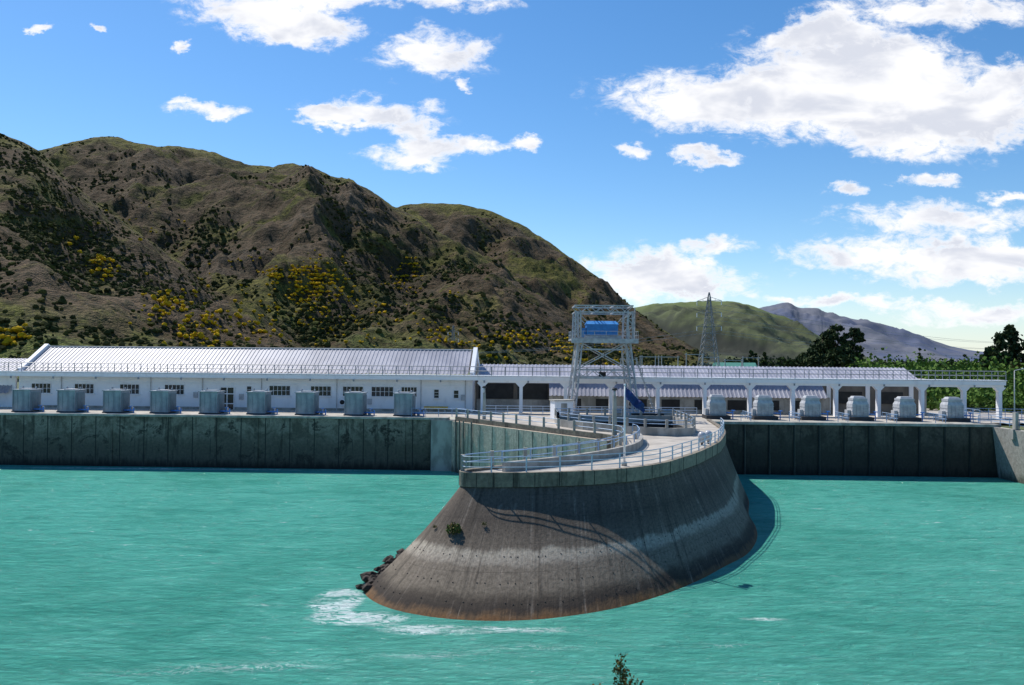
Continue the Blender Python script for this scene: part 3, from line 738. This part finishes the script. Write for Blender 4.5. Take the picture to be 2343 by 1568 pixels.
for sx in (-1,1):
    for (y0,y1) in ((Yf,Yf+.8),(Yb,Yb-.8)):
        leg(cx+sx*4.1,cx+sx*3.1,y0,y1,zb+.8,16.8,.28,9)
        leg(cx+sx*3.4,cx+sx*3.4,y1,y1,16.9,20.6,.3,4)
        m.box(cx+sx*4.1-.9,cx+sx*4.1+.9,y0-.4,y0+.4,zb,zb+.8,0)
    for (za,zc) in ((7.5,12),(12,16.6)):
        m.beam((cx+sx*3.9,Yf+.2,za),(cx+sx*3.5,Yb-.6,zc),.12); m.beam((cx+sx*3.9,Yb-.2,za),(cx+sx*3.5,Yf+.6,zc),.12)
for y in (Yf+.45,Yb-.45):
    m.beam((cx-3.75,y,11.9),(cx+3.75,y,11.9),.28); m.beam((cx-3.6,y,12.9),(cx+3.6,y,12.9),.16)
    for k in range(6): m.beam((cx-3.7+k*1.23,y,11.9 if k%2 else 12.9),(cx-3.7+(k+1)*1.23,y,12.9 if k%2 else 11.9),.09)
    m.beam((cx-3.6,y,12.9),(cx+3.3,y,16.6),.13); m.beam((cx+3.6,y,12.9),(cx-3.3,y,16.6),.13)
    m.beam((cx-3.2,y,15.6),(cx+3.2,y,15.6),.16)
for x in (cx-3.75,cx+3.75): m.beam((x,Yf+.4,11.9),(x,Yb-.4,11.9),.25)
m.box(cx-4.3,cx+4.4,Yf+.2,Yb-.2,16.75,16.95,0)
m.box(cx-4.3,cx+4.4,Yf+.1,Yf+.3,16.4,17.0,0)
railing(m,[(cx-4.3,Yf+.2,16.95),(cx+4.4,Yf+.2,16.95),(cx+4.4,Yb-.2,16.95),(cx-4.3,Yb-.2,16.95)],1.0,2,1.5,.025,closed=True,pr=.035)
for y in (Yf+.6,Yb-.6):
    for z in (20.45,21.3): m.beam((cx-3.9,y,z),(cx+3.8,y,z),.17)
    for k in range(8): m.beam((cx-3.9+k*.96,y,20.45 if k%2 else 21.3),(cx-3.9+(k+1)*.96,y,21.3 if k%2 else 20.45),.08)
for x in (cx-3.8,cx-1.3,cx+1.3,cx+3.7):
    for z in (20.45,21.3): m.beam((x,Yf+.6,z),(x,Yb-.6,z),.13)
for y in (Yf+.75,Yb-.75):
    m.beam((cx-3.4,y,20.4),(cx-2.2,y,19.2),.11); m.beam((cx+3.4,y,20.4),(cx+2.2,y,19.2),.11)
for k in range(7): m.beam((cx-3.8+k*1.25,Yf+.6,21.3),(cx-3.2+k*1.25,Yb-.6,21.3),.07)
for k in range(11): m.beam((cx+4.2,Yf+2.0,17+k*.36),(cx+4.2,Yf+2.5,17+k*.36),.05)
m.beam((cx+4.2,Yf+2.,16.9),(cx+4.2,Yf+2.,21.2),.07); m.beam((cx+4.2,Yf+2.5,16.9),(cx+4.2,Yf+2.5,21.2),.07)
for k in range(14): m.box(cx+4.4+k*.19,cx+4.8+k*.19,Yf+3,Yf+3.8,14.5-k*.55,14.55-k*.55,0)
m.beam((cx+4.5,Yf+3,14.6),(cx+7.2,Yf+3,6.9),.08); m.beam((cx+4.5,Yf+3.8,14.6),(cx+7.2,Yf+3.8,6.9),.08)
m.obj('frame',parent=cr_)
m=M(bluep,greymetal,dark)
hx0,hx1=cx-2.2,cx+1.9
m.box(hx0,hx1,Yf+1.4,Yb-1.8,17.45,18.9,0)
m.add([(hx0-.1,Yf+1.3,18.9),(hx1+.1,Yf+1.3,18.9),(hx1+.1,Yb-1.7,18.9),(hx0-.1,Yb-1.7,18.9),(hx0+.1,(Yf+Yb)/2,19.4),(hx1-.1,(Yf+Yb)/2,19.4)],[(0,1,5,4),(2,3,4,5),(0,4,3),(1,2,5),(0,3,2,1)],0)
m.box(hx0-.7,hx0-.05,Yf+1.8,Yf+3.2,17.2,18.4,0)
for k in range(5): m.box(hx0+.3+k*.8,hx0+.36+k*.8,Yf+1.37,Yf+1.4,17.5,18.85,0)
m.tube((cx-.2,110.5,17.2),(cx-.2,110.5,12.6),.04,2,5); m.tube((cx+.3,110.5,17.2),(cx+.3,110.5,12.6),.04,2,5); m.box(cx-.4,cx+.5,110.2,110.8,12.0,12.6,2)
m.box(cx-2.5,cx+2.3,Yf+1.2,Yf+1.5,17.0,17.4,1); m.box(cx-2.5,cx+2.3,Yb-1.8,Yb-1.5,17.0,17.4,1)
m.obj('winch_house',parent=cr_)
# ------------------------------------------------------------------ PYLONS
def pylon(p,h,arm,name='electricity_pylon',arms=(.60,.76,.90),w0=.11,thick=.24):
    m=M(pylonm,white); w=h*w0
    def wd(s): return w*(1-s)**1.15+.35*(1 if s<.95 else .3)
    n=13; zs=[h*(k/n)**.85 for k in range(n+1)]
    for k in range(n):
        s0=zs[k]/h;s1=zs[k+1]/h;a=wd(s0);b=wd(s1)
        C=[(-1,-1),(1,-1),(1,1),(-1,1)]
        for i in range(4):
            c=C[i];d=C[(i+1)%4]
            m.beam((c[0]*a,c[1]*a,zs[k]),(c[0]*b,c[1]*b,zs[k+1]),thick)
            m.beam((c[0]*a,c[1]*a,zs[k]),(d[0]*b,d[1]*b,zs[k+1]),thick*.6); m.beam((d[0]*a,d[1]*a,zs[k]),(c[0]*b,c[1]*b,zs[k+1]),thick*.6)
            m.beam((c[0]*a,c[1]*a,zs[k]),(d[0]*a,d[1]*a,zs[k]),thick*.6)
    for s in arms:
        z=h*s
        for sg in (-1,1):
            m.beam((0,-.5,z),(sg*arm,0,z),thick*.8); m.beam((0,.5,z),(sg*arm,0,z),thick*.8); m.beam((0,0,z+h*.05),(sg*arm,0,z),thick*.7)
            m.tube((sg*arm,0,z),(sg*arm,0,z-1.8),.18,1,5)
            m.beam((sg*arm*.5,0,z),(sg*arm*.5,0,z+h*.025),thick*.5)
    return m.obj(name,p)
P1=(83,350,6.5); P2=(620,900,6.5)
p1=pylon(P1,36,5.2); p1.rotation_euler=(0,0,-.5)
p2=pylon(P2,38,6); p2.rotation_euler=(0,0,-.7)
pylon((203,500,6.5),20,3.2,arms=(.62,.82)); pylon((-34.,480,6.5),26,3,arms=(.7,.85),w0=.06,thick=.28)
m=M(pylonm)
for s in (.60,.76,.90):
    for sg in (-1,1):
        for (A_,B_,sag) in ((P1,P2,9),(P1,(-60,330,10),3)) :
            a=Vector((A_[0]+sg*4.6,A_[1]-sg*2.5,6.5+36*s-1.8)); b=Vector((B_[0]+sg*4.6,B_[1]-sg*4,6.5+ (38*s-1.8 if B_==P2 else 36*s*.4)))
            if B_!=P2 and s>.7: continue
            prev=a
            for k in range(1,17):
                q=k/16; c=a.lerp(b,q); c.z-=4*sag*q*(1-q); m.tube(prev,c,.09,0,4); prev=c
m.obj('power_lines')
m=M(greymetal)
for x,y,h in ((50,300,9),(58,305,9),(66,300,10),(74,310,9),(45,320,8),(54,330,9),(92,320,9),(80,300,8)):
    for s in (-3,3): m.beam((x+s,y,6.5),(x+s,y,6.5+h),.3)
    m.beam((x-3.5,y,6.5+h-.5),(x+3.5,y,6.5+h-.5),.25)
m.obj('substation_frames')
# ------------------------------------------------------------------ TREES
pineD=simple('pine_needles',(.022,.036,.018),(.035,.052,.022),.9,.8,spec=.1)
pineL=simple('pine_needles_light',(.05,.07,.03),(.04,.06,.02),.9,.8,spec=.1)
willow=simple('willow_leaves',(.11,.19,.035),(.08,.14,.03),.9,.4,spec=.1)
willow2=simple('shrub_leaves',(.05,.085,.025),(.08,.11,.03),.9,.4,spec=.1)
def tree(name,p,h,w,mats,n,shape='round',ls=.45):
    m=M(*mats,bark)
    bi=len(mats)
    m.tube((0,0,0),(U(-.3,.3),0,h*.9),h*.025,bi,7,h*.006)
    clumps=[]
    nc=int(26 if shape!='poplar' else 18)
    for k in range(nc):
        s=U(.12,1.0) if shape!='round' else U(.28,1)
        if shape=='cone': rr=w*(1-s)**.8*U(.5,1.1)+.2
        elif shape=='poplar': rr=w*math.sin(math.pi*min(1,s*.9+.08))*U(.2,.8)
        else: rr=w*math.sqrt(max(0,1-((s-.6)/.42)**2))*U(.4,1.05)
        a=U(0,6.28); c=Vector((math.cos(a)*rr*.75,math.sin(a)*rr*.75,h*s*.95))
        m.tube((0,0,max(.5,c.z-h*.06)),c,h*.008,bi,4,h*.003)
        clumps.append((c,(w*.36 if shape!='poplar' else w*.5)*(1.15-s*.55)))
    for _ in range(n):
        c,r=random.choice(clumps); d=Vector((random.gauss(0,.5),random.gauss(0,.5),random.gauss(0,.38)))
        q=c+d*r; m.leaf(q,ls*U(.6,1.3),0 if (d.z+U(-.4,.4)<.15) else min(1,len(mats)-1))
    return m.obj(name,p,U(0,6))
def at(tx,dist): return (tx*dist,dist,6.5)
for tx,h,w,d in ((.374,18,5,300),(.392,21.5,5,290),(.412,20,4.2,300),(.354,10.5,4,310),(.365,12,5,280),(.40,12,6,270)):
    tree('macrocarpa_tree',at(tx,d),h,w,(pineD,pineL),2400,'round',.5)
for tx,h,w,d in ((.577,11,3.8,190),(.587,15,4.0,200),(.600,17.5,4.4,205),(.625,14,4.5,200),(.645,17,5,210)):
    tree('pine_tree',at(tx,d),h,w,(pineD,pineL),2200,'cone',.40)
tree('macrocarpa_tree',at(.610,180),8,3.4,(leafb,willow2),1300,'round',.32)
for tx,h,d in ((.288,14,450),(.293,12,460),(.304,12,440),(.491,15,450),(.325,9,430),(.28,8,440),(.335,8,400),(.545,11,380)):
    tree('poplar_tree',at(tx,d),h,1.9 if h>10 else 3,(pineD,willow2),600,'poplar' if h>10 else 'round',.5)
def mass(name,n,fx,fy,h0,h1,mats,clsize,ls,leaves):
    m=M(*mats)
    for _ in range(n):
        x=U(*fx);y=U(*fy);X=x*y;h=U(h0,h1)
        for _ in range(leaves):
            d=Vector((random.gauss(0,.5),random.gauss(0,.5),random.gauss(0,.4)))
            z=h*.55+d.z*h*.6
            if z<0: continue
            m.leaf((X+d.x*clsize,y+d.y*clsize,6.5+z),ls*U(.6,1.3),random.choice(range(len(mats))) if d.z<.1 else 0)
    return m.obj(name)
mass('willow_shrubs',190,(.42,.72),(140,260),4.2,8.6,(willow,willow,willow2),3.2,.34,140)
mass('willow_shrubs',40,(.50,.62),(128,142),1.5,3.4,(willow,willow2),2,.26,130)
mass('distant_trees',230,(.26,.75),(500,1100),4,9.5,(pineD,willow2),8,1.1,45)
mass('roadside_trees',50,(.17,.36),(380,520),2.5,6,(pineD,willow2),5,.6,70)
m=M(simple('green_roof',(.10,.32,.25),(.09,.27,.2),.6,1),white)
m.box(-9,9,-4,4,0,4,1); m.add([(-9.3,-4.4,4),(9.3,-4.4,4),(9.3,4.4,4),(-9.3,4.4,4),(-9.3,0,6.4),(9.3,0,6.4)],[(0,1,5,4),(2,3,4,5),(0,4,3),(1,2,5)],0)
m.obj('farm_shed',at(.268,370))
m=M(greymetal,lightcon,globe)
m.tube((0,0,0),(0,0,7.0),.08,0,8,.05); m.tube((0,0,7),(1.0,-.2,7.25),.05,0,6); m.box(.8,1.5,-.3,-.1,7.18,7.32,2)
m.box(-.45,.45,-.45,.45,-1.2,.0,1); m.box(-.2,.2,-.5,.1,.0,2.0,1)
m.obj('street_lamp',(60.2,99.5,6.4))
m=M(leafg,leafb)
def sprig(base,top_,n):
    base=Vector(base);top_=Vector(top_); m.tube(base,top_,.012,1,5,.004)
    for k in range(n):
        s=U(.55,1); c=base.lerp(top_,s); d=Vector((U(-1,1),U(-1,1),U(-.2,1.2)))*.06; m.tube(c,c+d,.003,1,3)
        for _ in range(9): m.leaf(c+d*U(.4,1.3)+Vector((U(-.02,.02),U(-.02,.02),U(-.02,.02))),.012,0 if R()<.4 else 1)
sprig((1.15,8.0,8.8),(1.05,7.9,11.62),130); sprig((1.2,8,8.8),(1.15,7.95,11.45),90); sprig((1.,8,8.8),(.86,8,11.34),40)
sprig((1.1,8,8.8),(1.22,8,11.36),30)
m.obj('foreground_shrub')
